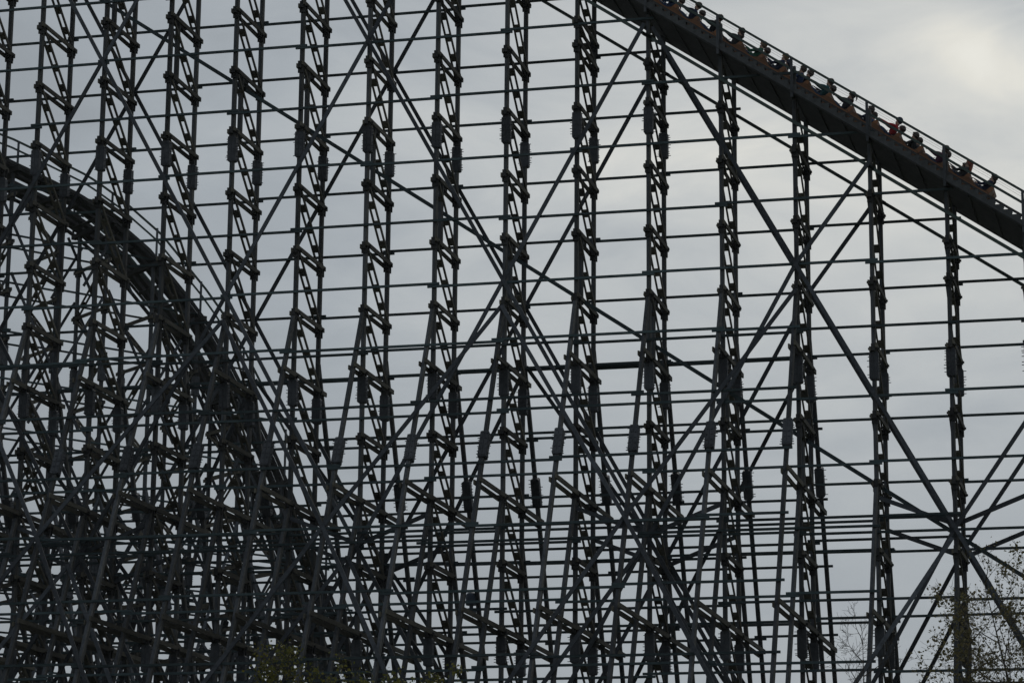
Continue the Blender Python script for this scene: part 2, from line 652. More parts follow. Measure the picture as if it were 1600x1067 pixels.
# ================================================================== TRAIN
AX = -TD                     # forward, uphill
AY = Vector((0, -1, 0))      # toward the viewer side


def car_frame(i_end):
    """matrix at the tail of a car: x forward/uphill, y sideways, z out of the deck"""
    o = tp(i_end, W / 2, -1.055)
    m = Matrix((AX, AY, TN)).transposed().to_4x4()
    m.translation = o
    return m


ROWS = (.30, 1.42, 2.54)     # hip point of each row, metres forward of the tail


def build_car(first=False):
    root = empty('coaster_car')
    # tub: side profile extruded over the width
    mb = MB()
    X, Y, Zc = Vector((1, 0, 0)), Vector((0, 1, 0)), Vector((0, 0, 1))
    prof = [(-.10, .10), (3.25, .10), (3.34, .26), (3.24, .46), (3.02, .50), (2.70, .40), (2.45, .40), (2.20, .54), (1.95, .54), (1.58, .40), (1.33, .40), (1.08, .54),
            (.83, .54), (.46, .40), (.18, .40), (-.02, .46), (-.12, .38)]
    for s in (-1, 1):
        mb.prism(prof, (0, s * .70, 0), X, Zc, Y, .06)
    mb.prism([(-.10, .10), (3.25, .10), (3.25, .17), (-.10, .17)], (0, 0, 0), X, Zc, Y, 1.34)
    for s in (-1, 1):
        mb.prism([(.0, -.10), (3.1, -.10), (3.2, .10), (-.08, .10)], (0, s * .70, 0), X, Zc, Y, .05)
    mb.prism([(3.2, .17), (3.31, .26), (3.20, .50), (3.08, .50), (3.16, .26)], (0, 0, 0), X, Zc, Y, 1.34)
    tub = mb.build('car_body', M['darkcar'], root)
    for s in (-1, 1):
        mb = MB()
        mb.prism([(-.06, .30), (3.22, .30), (3.25, .37), (-.06, .37)], (0, s * .738, 0), X, Zc, Y, .012)
        mb.build('side_stripe', M['orange'], tub)
    for r in ROWS:
        for s in (-1, 1):
            mb = MB()
            poly = [(-.26, .18), (-.14, .18), (-.22, .46), (-.28, .66), (-.33, .73), (-.40, .75), (-.45, .71), (-.44, .60), (-.38, .36)]
            mb.prism(poly, (r, s * .34, 0), X, Zc, Y, .60)
            sb = mb.build('seat_back', M['orange'], root)
            mb = MB()
            mb.prism([(-.13, .22), (-.10, .24), (-.17, .48), (-.24, .66), (-.275, .66), (-.215, .46)], (r, s * .34, 0), X, Zc, Y, .46)
            mb.prism([(-.12, .17), (.42, .20), (.42, .26), (-.10, .235)], (r, s * .34, 0), X, Zc, Y, .50)
            mb.build('seat_cushion', M['black'], sb)
            mb = MB()
            mb.tube([(r - .36, s * .34 - .27, .60), (r - .1, s * .34 - .25, .56), (r + .12, s * .34 - .24, .60), (r + .20, s * .34 - .22, .52), (r + .22, s * .34, .50),
                     (r + .20, s * .34 + .22, .52), (r + .12, s * .34 + .24, .60)], .016, 6)
            mb.build('lap_bar', M['chrome'], root)
    for x in (.45, 2.75):
        for s in (-1, 1):
            mb = MB()
            mb.tube([(x, s * .56, .03), (x, s * .66, .03)], .11, 14)
            mb.tube([(x, s * .665, .03), (x, s * .685, .03)], .045, 10)
            mb.beam((x - .2, s * .60, .06), (x + .2, s * .60, .06), .05, Y, .10, Zc)
            mb.build('wheel', M['black'], root)
    mb = MB()
    mb.beam((-.42, 0, .16), (-.05, 0, .16), .10, Y, .10, Zc)
    mb.build('coupler', M['black'], root)
    return root


def copy_tree(o, parent=None):
    c = o.copy()
    COL.objects.link(c)
    if parent is not None:
        c.parent = parent
    for ch in o.children:
        copy_tree(ch, c)
    return c


CARS = [14.43, 13.515, 12.595, 11.68, 10.78, 9.87]
car_labels = ['rear car of the orange coaster train, its tail nearest the empty track at lower right',
              'second orange coaster car from the tail, holding the rider in red',
              'third orange coaster car from the tail of the climbing train',
              'fourth orange coaster car from the tail, with the rider in green',
              'fifth orange coaster car from the tail, near the top edge of the photo',
              'topmost orange coaster car, only its dark lower side showing at the photo edge']
proto_car = build_car()
cars = []
for n_, ie in enumerate(CARS):
    c = proto_car if n_ == 0 else copy_tree(proto_car)
    cars.append(c)
for c, ie, lb in zip(cars, CARS, car_labels):
    c.matrix_world = car_frame(ie)
    tag(c, lb, 'coaster car', 'cars of the orange coaster train')


# ------------------------------------------------------------------ riders
def skin_body(chains, name):
    """chains: list of lists of (x,y,z,r); a chain starting with an int index continues from that vertex"""
    vs, es, rs = [], [], []
    named = {}
    for key, start, pts in chains:
        prev = named[start] if start else None
        for n_, (x, y, z, r) in enumerate(pts):
            vs.append((x, y, z))
            rs.append(r)
            if prev is not None:
                es.append((prev, len(vs) - 1))
            prev = len(vs) - 1
            named['%s%d' % (key, n_)] = prev
    me = bpy.data.meshes.new(name + '_skel')
    me.from_pydata(vs, es, [])
    o = bpy.data.objects.new(name + '_skel', me)
    COL.objects.link(o)
    md = o.modifiers.new('skin', 'SKIN')
    md.use_smooth_shade = True
    md.branch_smoothing = .4
    sv = me.skin_vertices[0].data
    for k, r in enumerate(rs):
        rr = r * (1.32 if r > .05 else 1.12 if r > .03 else 1.0)
        sv[k].radius = (rr, rr)
        sv[k].use_root = (k == 0)
    sd = o.modifiers.new('sub', 'SUBSURF')
    sd.levels = sd.render_levels = 1
    dg = bpy.context.evaluated_depsgraph_get()
    ev = o.evaluated_get(dg)
    m2 = bpy.data.meshes.new_from_object(ev)
    bpy.data.objects.remove(o)
    m2.name = name
    return m2


def rider_mesh(name, arm_targets, lean=0.0, headdx=0.0, turn=0.0):
    """seated on the hip at the origin, facing +x"""
    C = []
    lx = -.10 + lean
    C.append(('sp', None, [(0, 0, .10, .125), (.0 + lx * .2, 0, .22, .12), (lx * .6, 0, .36, .135), (lx, 0, .49, .13), (lx + .01, 0, .575, .085),
                           (lx + .02 + headdx * .5, 0, .62, .078), (lx + .055 + headdx, 0, .675, .074), (lx + .05 + headdx, 0, .745, .092), (lx + .04 + headdx, 0, .81, .080), (lx + .035 + headdx, 0, .85, .045)]))
    hx = lx + .05 + headdx
    C.append(('no', 'sp7', [(hx + .105, turn * .03, .725, .018)]))
    C.append(('ch', 'sp6', [(hx + .06, turn * .03, .66, .038)]))
    for s, tgt in zip((-1, 1), arm_targets):
        C.append(('e%d' % s, 'sp7', [(hx - .01, s * .105, .735, .020)]))
        C.append(('l%d' % s, 'sp0', [(.10, s * .10, .10, .098), (.28, s * .13, .17, .085), (.46, s * .14, .20, .066), (.60, s * .14, .07, .054), (.72, s * .14, -.06, .046), (.74, s * .14, -.12, .04), (.86, s * .14, -.11, .036)]))
        ex, ey, ez, wx, wy, wz = tgt
        d = Vector((wx - ex, wy - ey, wz - ez)).normalized()
        C.append(('a%d' % s, 'sp3', [(lx + .01, s * .17, .50, .072), ((lx + ex) / 2, (s * .19 + ey) / 2, (.49 + ez) / 2, .055), (ex, ey, ez, .046), ((ex + wx) / 2, (ey + wy) / 2, (ez + wz) / 2, .040), (wx, wy, wz, .029)]))
        side = d.cross(Vector((0, 0, 1))).normalized()
        dn = side.cross(d).normalized()
        pc = Vector((wx, wy, wz)) + d * .06
        C.append(('h%d' % s, 'a%d4' % s, [(pc.x, pc.y, pc.z, .034)]))
        for fi, (off, ln) in enumerate(((-.033, .075), (-.011, .09), (.011, .085), (.033, .065))):
            q0 = pc + d * .03 + side * off
            q1 = q0 + d * (ln * .55) - dn * .008
            q2 = q1 + d * (ln * .35) - dn * .03
            C.append(('f%d%d' % (s, fi), 'h%d0' % s, [(q0.x, q0.y, q0.z, .0095), (q1.x, q1.y, q1.z, .009), (q2.x, q2.y, q2.z, .0075)]))
        t0 = pc - d * .02 - side * (s * .035) + dn * .005
        t1 = t0 + d * .04 - side * (s * .02) - dn * .015
        C.append(('t%d' % s, 'h%d0' % s, [(t0.x, t0.y, t0.z, .011), (t1.x, t1.y, t1.z, .009)]))
    me = skin_body(C, name)
    # material slots: 0 top, 1 trousers, 2 skin, 3 shoes
    wr = [Vector(t[3:]) for t in arm_targets]
    el = [Vector(t[:3]) for t in arm_targets]
    for p in me.polygons:
        c = p.center
        mi = 0
        if c.z > .60:
            mi = 2
        elif c.x > .80 and c.z < 0:
            mi = 3
        elif c.x > .66 and c.z < -.05:
            mi = 3
        elif c.z < .18 and c.x < .14:
            mi = 1
        elif c.x > .13 and c.z < .30 and abs(c.y) < .26 and all((c - w).length > .12 for w in wr) and (c.z < .26):
            mi = 1
        for w, e in zip(wr, el):
            d = (w - e).normalized()
            if (c - w).dot(d) > -.01 and (c - w).length < .26:
                mi = 2
        p.material_index = mi
        p.use_smooth = True
    return me


POSES = {
    'bar': rider_mesh('rider_holding_bar', ((.16, -.24, .30, .40, -.20, .36), (.16, .24, .30, .40, .20, .36))),
    'reach': rider_mesh('rider_reaching', ((.20, -.22, .44, .46, -.20, .47), (.20, .22, .42, .46, .20, .45)), lean=.04),
    'up': rider_mesh('rider_hands_raised', ((.10, -.26, .62, .24, -.28, .86), (.20, .24, .42, .44, .2, .42))),
    'crouch': rider_mesh('rider_hunched', ((.22, -.22, .34, .44, -.18, .34), (.22, .22, .32, .44, .18, .34)), lean=.17, headdx=.04),
    'back': rider_mesh('rider_leaning_back', ((.08, -.25, .30, .33, -.20, .34), (.08, .25, .30, .33, .20, .34)), lean=-.05, headdx=-.02),
}
HEADC = {'bar': (-.10 + .045, .75), 'reach': (-.06 + .045, .75), 'up': (-.055, .75), 'crouch': (.07 + .085, .75), 'back': (-.15 + .025, .75)}


def hair_mesh(style):
    mb = MB()
    nu, nv = 14, 9
    vs = []
    for a in range(nv + 1):
        th = a / nv * pi * .62
        for b_ in range(nu):
            ph = 2 * pi * b_ / nu
            # cap tilted back so the face stays free
            x, y, z = sin(th) * cos(ph), sin(th) * sin(ph), cos(th)
            tl = radians(-34)
            x, z = x * cos(tl) + z * sin(tl), -x * sin(tl) + z * cos(tl)
            wob = 1 + .06 * sin(5 * ph + 3 * th) * (style != 'cap')
            vs.append((x * .136 * wob - .008, y * .128 * wob, z * .142 * wob + .01))
    mb.v = vs
    for a in range(nv):
        for b_ in range(nu):
            i0, i1 = a * nu + b_, a * nu + (b_ + 1) % nu
            mb.f.append((i0, i1, i1 + nu, i0 + nu))
    if style == 'long':
        mb.tube([(-.07, 0, .02), (-.13, 0, -.10), (-.19, .02, -.22), (-.27, .03, -.30)], [.08, .07, .045, .012], 8)
    if style == 'tail':
        mb.tube([(-.10, 0, .04), (-.16, 0, .07), (-.22, .01, -.02), (-.25, .02, -.12)], [.03, .035, .03, .008], 7)
    if style == 'cap':
        mb.prism([(.06, .055), (.20, .045), (.20, .06), (.06, .075)], (0, 0, 0), (1, 0, 0), (0, 0, 1), (0, 1, 0), .15)
    me = bpy.data.meshes.new('hair_' + style)
    me.from_pydata(mb.v, [], mb.f)
    me.materials.append(M['hair'])
    for p in me.polygons:
        p.use_smooth = True
    me.update()
    return me


HAIR = {k: hair_mesh(k) for k in ('short', 'long', 'tail', 'cap')}

SEATROW = {0: 'back row', 1: 'middle row', 2: 'front row'}
CARNAME = ['rear car', 'second car from the tail', 'third car from the tail', 'fourth car from the tail', 'fifth car from the tail']
# (car, row, side, pose, top, trousers, hairstyle, hair material, dx, dz, label)
RIDERS = [
    (0, 0, 1, 'back', 'navy', 'denim', 'short', 'hair', 0, .0, 'rider in navy top in the last seat of the whole train'),
    (0, 1, 1, 'bar', 'charcoal', 'denim', 'long', 'redhair', 0, .0, 'rider with auburn hair blowing back, middle row of the rear car'),
    (0, 2, 1, 'reach', 'plum', 'denim', 'short', 'hair', .02, .03, 'rider in dark plum top beside a trestle post, front row of the rear car'),
    (1, 0, 1, 'crouch', 'black', 'charcoal', 'short', 'hair', .0, -.12, 'hunched rider low in the back row, right behind the rider in red'),
    (1, 1, 1, 'reach', 'red', 'denim', 'cap', 'hair', .02, .08, 'rider in bright red top and dark cap, arms reaching forward'),
    (1, 2, 1, 'crouch', 'navy', 'denim', 'short', 'hair', .0, -.1, 'small rider in navy ducking in front of the rider in red'),
    (2, 0, 1, 'reach', 'charcoal', 'denim', 'tail', 'hair', 0, .03, 'rider with a raised hair tuft, back row of the third car from the tail'),
    (2, 1, 1, 'reach', 'teal', 'denim', 'short', 'hair', .0, .05, 'rider in dark teal with straight arms, middle row of the third car from the tail'),
    (2, 2, 1, 'crouch', 'blue', 'denim', 'short', 'hair', .0, -.06, 'child in blue ducking in the front row of the third car from the tail'),
    (3, 0, 1, 'bar', 'navy', 'charcoal', 'short', 'fairhair', 0, .02, 'light haired rider in navy, back row of the fourth car from the tail'),
    (3, 1, 1, 'bar', 'green', 'denim', 'short', 'fairhair', 0, .0, 'fair haired rider in green sleeves, middle row of the fourth car'),
    (3, 2, 1, 'reach', 'charcoal', 'black', 'short', 'hair', 0, .03, 'rider in charcoal top in the front row, uphill of the rider in green'),
    (4, 0, 1, 'reach', 'black', 'denim', 'short', 'hair', 0, .06, 'rider in black with arms out, tail row of the fifth car from the tail'),
    (4, 1, 1, 'reach', 'navy', 'denim', 'short', 'hair', 0, .06, 'topmost rider whose whole head shows, in navy, below the photo edge'),
    (4, 2, 1, 'bar', 'blue', 'denim', 'short', 'hair', 0, .0, 'rider in blue cut off by the top edge of the photo'),
    (0, 0, -1, 'bar', 'brown', 'denim', 'short', 'hair', .05, -.04, 'rider in brown on the far seat of the last row of the train'),
    (0, 1, -1, 'crouch', 'black', 'denim', 'short', 'hair', .0, -.06, 'rider in black on the far seat beside the auburn haired rider'),
    (1, 0, -1, 'crouch', 'charcoal', 'denim', 'short', 'hair', -.08, -.1, 'hunched rider on the far seat two rows behind the red top'),
    (1, 2, -1, 'crouch', 'blue', 'denim', 'short', 'hair', -.06, -.12, 'rider in blue on the far seat in front of the rider in red'),
    (2, 0, -1, 'crouch', 'teal', 'denim', 'short', 'hair', -.05, -.08, 'rider in teal on the far seat of the third car, tail row'),
    (2, 2, -1, 'bar', 'black', 'denim', 'short', 'hair', .10, .08, 'dark far side rider just right of a rail post, third car from the tail'),
    (3, 0, -1, 'bar', 'black', 'denim', 'cap', 'hair', -.06, .0, 'capped rider on the far seat, tail row of the fourth car'),
    (0, 2, -1, 'bar', 'black', 'denim', 'short', 'hair', .04, .0, 'rider in black on the far seat of the front row in the rear car'),
    (1, 1, -1, 'bar', 'charcoal', 'denim', 'short', 'hair', -.05, -.03, 'rider in charcoal on the far seat beside the rider in red'),
    (2, 1, -1, 'reach', 'navy', 'denim', 'short', 'hair', -.05, -.02, 'rider in navy on the far seat beside the dark teal rider'),
    (3, 1, -1, 'bar', 'brown', 'denim', 'short', 'hair', -.06, -.02, 'rider in brown on the far seat beside the rider in green'),
    (3, 2, -1, 'crouch', 'navy', 'denim', 'short', 'hair', -.05, -.03, 'rider in navy on the far seat, front row of the fourth car'),
    (4, 1, -1, 'bar', 'charcoal', 'denim', 'short', 'hair', -.05, -.03, 'rider in charcoal on the far seat, middle row of the fifth car'),
    (4, 2, -1, 'bar', 'plum', 'denim', 'short', 'hair', -.05, .0, 'rider in plum on the far seat at the top edge of the photo'),
    (4, 0, -1, 'crouch', 'green', 'denim', 'short', 'hair', .0, -.06, 'rider in green on the far seat, tail row of the fifth car'),
]
for (ci, row, side, pose, top, leg, hs, hm, dx, dz, lab) in RIDERS:
    me = POSES[pose]
    o = bpy.data.objects.new('person', me)
    COL.objects.link(o)
    need = [CLOTH[top], CLOTH[leg], M['skin'], CLOTH['black']]
    while len(me.materials) < 4:
        me.materials.append(None)
    for k, mt in enumerate(need):
        o.material_slots[k].link = 'OBJECT'
        o.material_slots[k].material = mt
    fr = car_frame(CARS[ci])
    loc = Matrix.Translation((ROWS[row] + .02 + dx, side * .34, .235 + dz)) @ Matrix.Scale(1.2, 4)
    o.matrix_world = fr @ loc
    tag(o, lab, 'person', 'riders in the orange coaster train')
    h = bpy.data.objects.new('cap' if hs == 'cap' else 'hair', HAIR[hs])
    COL.objects.link(h)
    h.material_slots[0].link = 'OBJECT'
    h.material_slots[0].material = CLOTH['navy'] if hs == 'cap' else M[hm]
    h.parent = o
    hc = HEADC[pose]
    h.location = (hc[0], 0, hc[1])

# ================================================================== REAR COASTER HILL
RA = 0.90833
RX, RY, RZ0 = -32.086, 36.04, ZO - 4.2236
RF = Frame(RX, RY, RA, flip=True)           # w grows toward the viewer's right
rear = tag(empty('coaster_hill'), 'smaller dark timber coaster hill with curving track falling away behind the tall trestle at left', 'roller coaster', kind='thing')
PROF = [(-8, 3.0), (-6, 3.9), (-4.5, 4.1), (-3.2, 3.95), (-2.18, 3.44), (-1.68, 3.06), (-.72, 2.29), (-.48, 2.01), (.08, 1.21), (.43, .56), (.85, -.21), (1.39, -1.7), (1.84, -2.95), (2.2, -4.1),
        (2.56, -5.5), (2.86, -6.84), (3.52, -9.93), (3.84, -11.5), (4.21, -13.6), (4.6, -16.0), (5.14, -19.3), (5.61, -22.04), (6.2, -25.6), (6.9, -29.8), (7.6, -33.6), (8.4, -37.0)]


def rprof(j):
    for (a, za), (b_, zb) in zip(PROF, PROF[1:]):
        if a <= j <= b_:
            return ZO + za + (zb - za) * (j - a) / (b_ - a)
    return ZO + (PROF[0][1] if j < PROF[0][0] else PROF[-1][1])


RJ0, RJ1 = -7, 8
RBAT2 = ZO - 22.5
RBAT = ZO - 14.5


def rn(z):
    return -.1 - (RBAT - z) * .42


def rf(z):
    return W + .1 + (RBAT - z) * .42


def rn2(z):
    return -.1 - (RBAT2 - z) * .42


def rf2(z):
    return W + .1 + (RBAT2 - z) * .42


for j in range(RJ0, RJ1 + 1):
    u = j * S
    zt = rprof(j)
    if zt < 3:
        continue
    b = empty('trestle_bent', rear)
    make_post(RF, u, 0, -.3, 0, zt - .45, b)
    make_post(RF, u, W, -.3, W, zt + 1.05 if False else zt - .40, b)
    zs = []
    k = -3
    while RZ0 - k * H > 3:
        z = RZ0 - k * H
        if z < zt - .9:
            zs.append((k, z))
        k += 1
    for n_, (k, z) in enumerate(zs):
        make_girt(RF, u, 0, W, z, b)
        if k % 2 == 0 and z < RBAT - 2:
            for (wa, wb) in ((rn(z) - .28, -.15), (W + .15, rf(z) + .28)):
                mb = MB()
                girt_planks(mb, RF, u + jit(.01), wa, wb, z - .02)
                mb.build('outrigger_girt', M['girt'], b)
        if n_ + 1 < len(zs):
            make_diag(RF, u, W - .07, z - .16, .07, zs[n_ + 1][1] + .14, b) if k % 2 else make_diag(RF, u, .07, z - .16, W - .07, zs[n_ + 1][1] + .14, b)
        if k % 4 == 1:
            make_splice(RF, u, 0, z - 1.45, 0, z - .28, b)
            make_splice(RF, u, W, z - 1.5, W, z - .32, b)
    if zt > RBAT + 2:
        make_post(RF, u, rn(0), 0, rn(RBAT), RBAT, b, 'batter_post')
        make_post(RF, u, rf(0), 0, rf(RBAT), RBAT, b, 'batter_post')
        for z in (RBAT - 6, RBAT - 17):
            make_splice(RF, u, rn(z - 1.2), z - 1.2, rn(z), z, b)
            make_splice(RF, u, rf(z - 1.2), z - 1.2, rf(z), z, b)
    if zt > RBAT2 + 2:
        make_post(RF, u, rn2(0), 0, rn2(RBAT2), RBAT2, b, 'batter_post')
        make_post(RF, u, rf2(0), 0, rf2(RBAT2), RBAT2, b, 'batter_post')
    # bent cap under the track
    mb = MB()
    tl = atan2(rprof(j + .1) - rprof(j - .1), .2 * S)
    mb.beam(RF.p(u, -.8, zt - .52), RF.p(u, W + .8, zt - .52), .30, RF.u, .26, Z)
    mb.build('bent_cap', M['deck'], b)

for k in range(-3, 16):
    z = RZ0 - k * H + .7
    if z < 2:
        break
    j1 = RJ1
    while j1 > RJ0 and rprof(j1) < z + .3:
        j1 -= .1
    if j1 - RJ0 > 1:
        make_ledger(RF, RJ0, j1, -.155, z, rear, k)
        make_ledger(RF, RJ0, j1, W + .155, z - .2, rear, k + 1)
    if z < RBAT - 1:
        jb = RJ1
        while jb > RJ0 and rprof(jb) < RBAT + 2:
            jb -= .1
        make_ledger(RF, RJ0, jb, rn(z) - .16, z, rear, k + 1)
        make_ledger(RF, RJ0, jb, rf(z) + .16, z - .1, rear, k + 2)
for k in range(7, 16):
    z = RZ0 - k * H + .7
    if z < 2 or z > RBAT2 - 1:
        continue
    jb = RJ1
    while jb > RJ0 and rprof(jb) < RBAT2 + 2:
        jb -= .1
    make_ledger(RF, RJ0, jb, rn2(z) - .16, z + .12, rear, k)
    make_ledger(RF, RJ0, jb, rf2(z) + .16, z - .22, rear, k + 1)
for (w, sd) in ((-.27, -1), (W + .27, 1)):
    for m in range(-1, 5):
        z0 = RZ0 + 1.0 - 8.4 * m
        for j in range(RJ0, RJ1 + 1):
            if (j + m) % 2:
                continue
            for d in (-1, 1):
                ja, jb, za, zb = j, j + d * 1.5, z0, z0 - 8.4
                if jb < RJ0 or zb < 0:
                    continue
                ta = 0.0
                tb = 1.0
                while ta < .95 and rprof(ja + (jb - ja) * ta) - .8 < za + (zb - za) * ta:
                    ta += .03
                while tb > ta and (ja + (jb - ja) * tb > RJ1 or rprof(ja + (jb - ja) * tb) - .6 < za + (zb - za) * tb):
                    tb -= .03
                if tb - ta < .3:
                    continue
                ww = w + sd * (0 if d < 0 else .1)
                make_brace(RF.p((ja + (jb - ja) * ta) * S, ww, za + (zb - za) * ta), RF.p((ja + (jb - ja) * tb) * S, ww, za + (zb - za) * tb), RF.w, rear, a=.15)

for (fa, zA, nm) in ((rn, RBAT, -1), (rf, RBAT, 1), (rn2, RBAT2, -1), (rf2, RBAT2, 1)):
    for j in range(RJ0 + 1, RJ1, 3):
        for d in (-1, 1):
            for za, zb in ((zA - .4, zA - 8.8), (zA - 8.8, zA - 17.2)):
                ja = j if za > zA - 1 else j + d * 1.5
                jb = j + d * 1.5 if za > zA - 1 else j
                if zb < 1 or rprof(max(ja, jb)) < zA + 2 or min(ja, jb) < RJ0:
                    continue
                make_brace(RF.p(ja * S, fa(za) + nm * .27, za), RF.p(jb * S, fa(zb) + nm * (.27 if d < 0 else .36), zb), RF.w, rear, 'batter_brace', a=.15)

# rear track
js = [RJ0 - .3 + .16 * n for n in range(int((8.3 - RJ0) / .16))]


def rpt(j, w, d):
    """d metres along the track normal from its upper surface"""
    e = .12
    t = Vector((2 * e * S, rprof(j + e) - rprof(j - e))).normalized()
    return RF.p(j * S - t.y * d, w, rprof(j) + t.x * d)


def rtan(j):
    e = .12
    t = Vector((2 * e * S, rprof(j + e) - rprof(j - e))).normalized()
    return RF.u * t.x + Z * t.y, RF.u * (-t.y) + Z * t.x


def sweep(mb, w, d, a, b_):
    pr = None
    for j in js:
        tt, nn = rtan(j)
        c = rpt(j, w, d)
        ring = [c - RF.w * (a / 2) - nn * (b_ / 2), c + RF.w * (a / 2) - nn * (b_ / 2), c + RF.w * (a / 2) + nn * (b_ / 2), c - RF.w * (a / 2) + nn * (b_ / 2)]
        n = len(mb.v)
        mb.v += [tuple(q) for q in ring]
        if pr is not None:
            for k in range(4):
                mb.f.append((pr + k, pr + (k + 1) % 4, n + (k + 1) % 4, n + k))
        else:
            mb.f.append((n + 3, n + 2, n + 1, n))
        pr = n
    mb.f.append((pr, pr + 1, pr + 2, pr + 3))


mb = MB()
for w, a_ in ((.22, .50), (1.02, .42), (2.25, .42), (3.05, .50)):
    sweep(mb, w, -.22, a_, .22)
j = RJ0 - .2
while j < 8.2:
    tt, nn = rtan(j)
    c = rpt(j, 0, -.42)
    mb.beam(c + RF.w * (.1), c + RF.w * (W - .1), .18, tt, .11, nn)
    ln = 1.4 / S * max(.3, tt.dot(RF.u))
    j += ln
rtrack = mb.build('track', M['deck'], rear)
for w in (1.05, 2.22):
    mb = MB()
    sweep(mb, w, -.07, .10, .035)
    mb.build('running_rail', M['steel'], rtrack)
for (w, nm) in ((-.55, 0), (W + .55, 1)):
    mb = MB()
    sweep(mb, w - .28 if nm == 0 else w + .0, -.30, .10, .2)
    sweep(mb, w + .12 if nm == 0 else w - .2, -.20, .26, .05)
    mb.build('walkway', M['deck'], rtrack)
    mb = MB()
    sweep(mb, w, 1.02, .10, .10)
    mb.build('handrail', M['rail'], rtrack)
    mb = MB()
    sweep(mb, w, .52, .06, .10)
    mb.build('mid_rail', M['rail'], rtrack)
    for j in range(RJ0, RJ1 + 1):
        mb = MB()
        p = rpt(j, w + (.07 if nm else -.07), -.30)
        q = rpt(j, w + (.07 if nm else -.07), 1.02)
        mb.beam(Vector((p.x, p.y, p.z)), Vector((p.x, p.y, p.z + (q - p).length / max(.35, rtan(j)[1].z) * 1.0)), .11, RF.u, .08, RF.w)
        mb.build('handrail_post', M['post'], rtrack)

# ================================================================== LOUDSPEAKER on the far batter post of one bent
def lathe(prof, c, n=18):
    mb = MB()
    for r, z in prof:
        for k in range(n):
            a = 2 * pi * k / n
            mb.v.append((c[0] + r * cos(a), c[1] + r * sin(a), c[2] + z))
    for a in range(len(prof) - 1):
        for k in range(n):
            i0, i1 = a * n + k, a * n + (k + 1) % n
            mb.f.append((i0, i1, i1 + n, i0 + n))
    mb.f.append(tuple(reversed(range(n))))
    mb.f.append(tuple((len(prof) - 1) * n + k for k in range(n)))
    return mb


LSP = (-.30, fb1(9.12) + .02, zl(9.09))
sp = lathe([(.235, -.30), (.25, -.28), (.25, .05), (.235, .16), (.19, .235), (.10, .27), (.03, .28)], LSP).build('loudspeaker', M['bluelamp'], smooth=False)
tag(sp, 'blue grey dome topped loudspeaker hung among the lower posts of the trestle', 'loudspeaker')
mb = MB()
mb.tube([(LSP[0], LSP[1], LSP[2] - .30), (LSP[0], LSP[1], LSP[2] - .50)], .09, 10)
mb.beam((LSP[0] - .16, LSP[1], LSP[2] - .53), (LSP[0] + .24, LSP[1], LSP[2] - .53), .10, (0, 1, 0), .20, Z)
mb.build('bracket', M['bluelamp'], sp)
mb = MB()
mb.tube([(LSP[0] + .06, LSP[1], LSP[2] - .45), (LSP[0] + .07, LSP[1], LSP[2] - .95)], .012, 6)
mb.build('cable', M['black'], sp)

# ================================================================== GROUND
mb = MB()
R_ = 1850
mb.v = [(-R_, -R_, 0), (R_, -R_, 0), (R_, R_, 0), (-R_, R_, 0)]
mb.f = [(0, 1, 2, 3)]
gr = mb.build('ground', noise_mat('grass_ground', (.035, .05, .018), (.07, .085, .035), .6, .95, vary=0))
tag(gr, 'green grass ground below the coaster', 'ground', kind='structure')

# ================================================================== CAMERA
CR = Vector((0.96888337, 0.24735335, 0.00901906))
CDn = Vector((-0.0486, 0.2258, -0.973))
CF = Vector((-0.24270158, 0.94224705, 0.23079522))
CF.normalize()
CR = (CR - CF * CR.dot(CF)).normalized()
CU = CR.cross(CF) * 1.0
CPOS = Vector((32.1694, -111.5053, ZO - 43.0527))
FPX = 4381.5
cam = bpy.data.cameras.new('camera')
co = bpy.data.objects.new('camera', cam)
COL.objects.link(co)
mw = Matrix((CR, CU, -CF)).transposed().to_4x4()
mw.translation = CPOS
co.matrix_world = mw
cam.sensor_width = 36
cam.lens = FPX / 1600 * 36
cam.clip_end = 20000
cam.clip_start = .5
SC.camera = co


def pix(u, v, dist):
    """world point seen at photo pixel (u,v), dist metres ahead (used to find where trees stand)"""
    d = CF + CR * ((u - 800) / FPX) - CU * ((v - 533.5) / FPX)
    return CPOS + d * dist


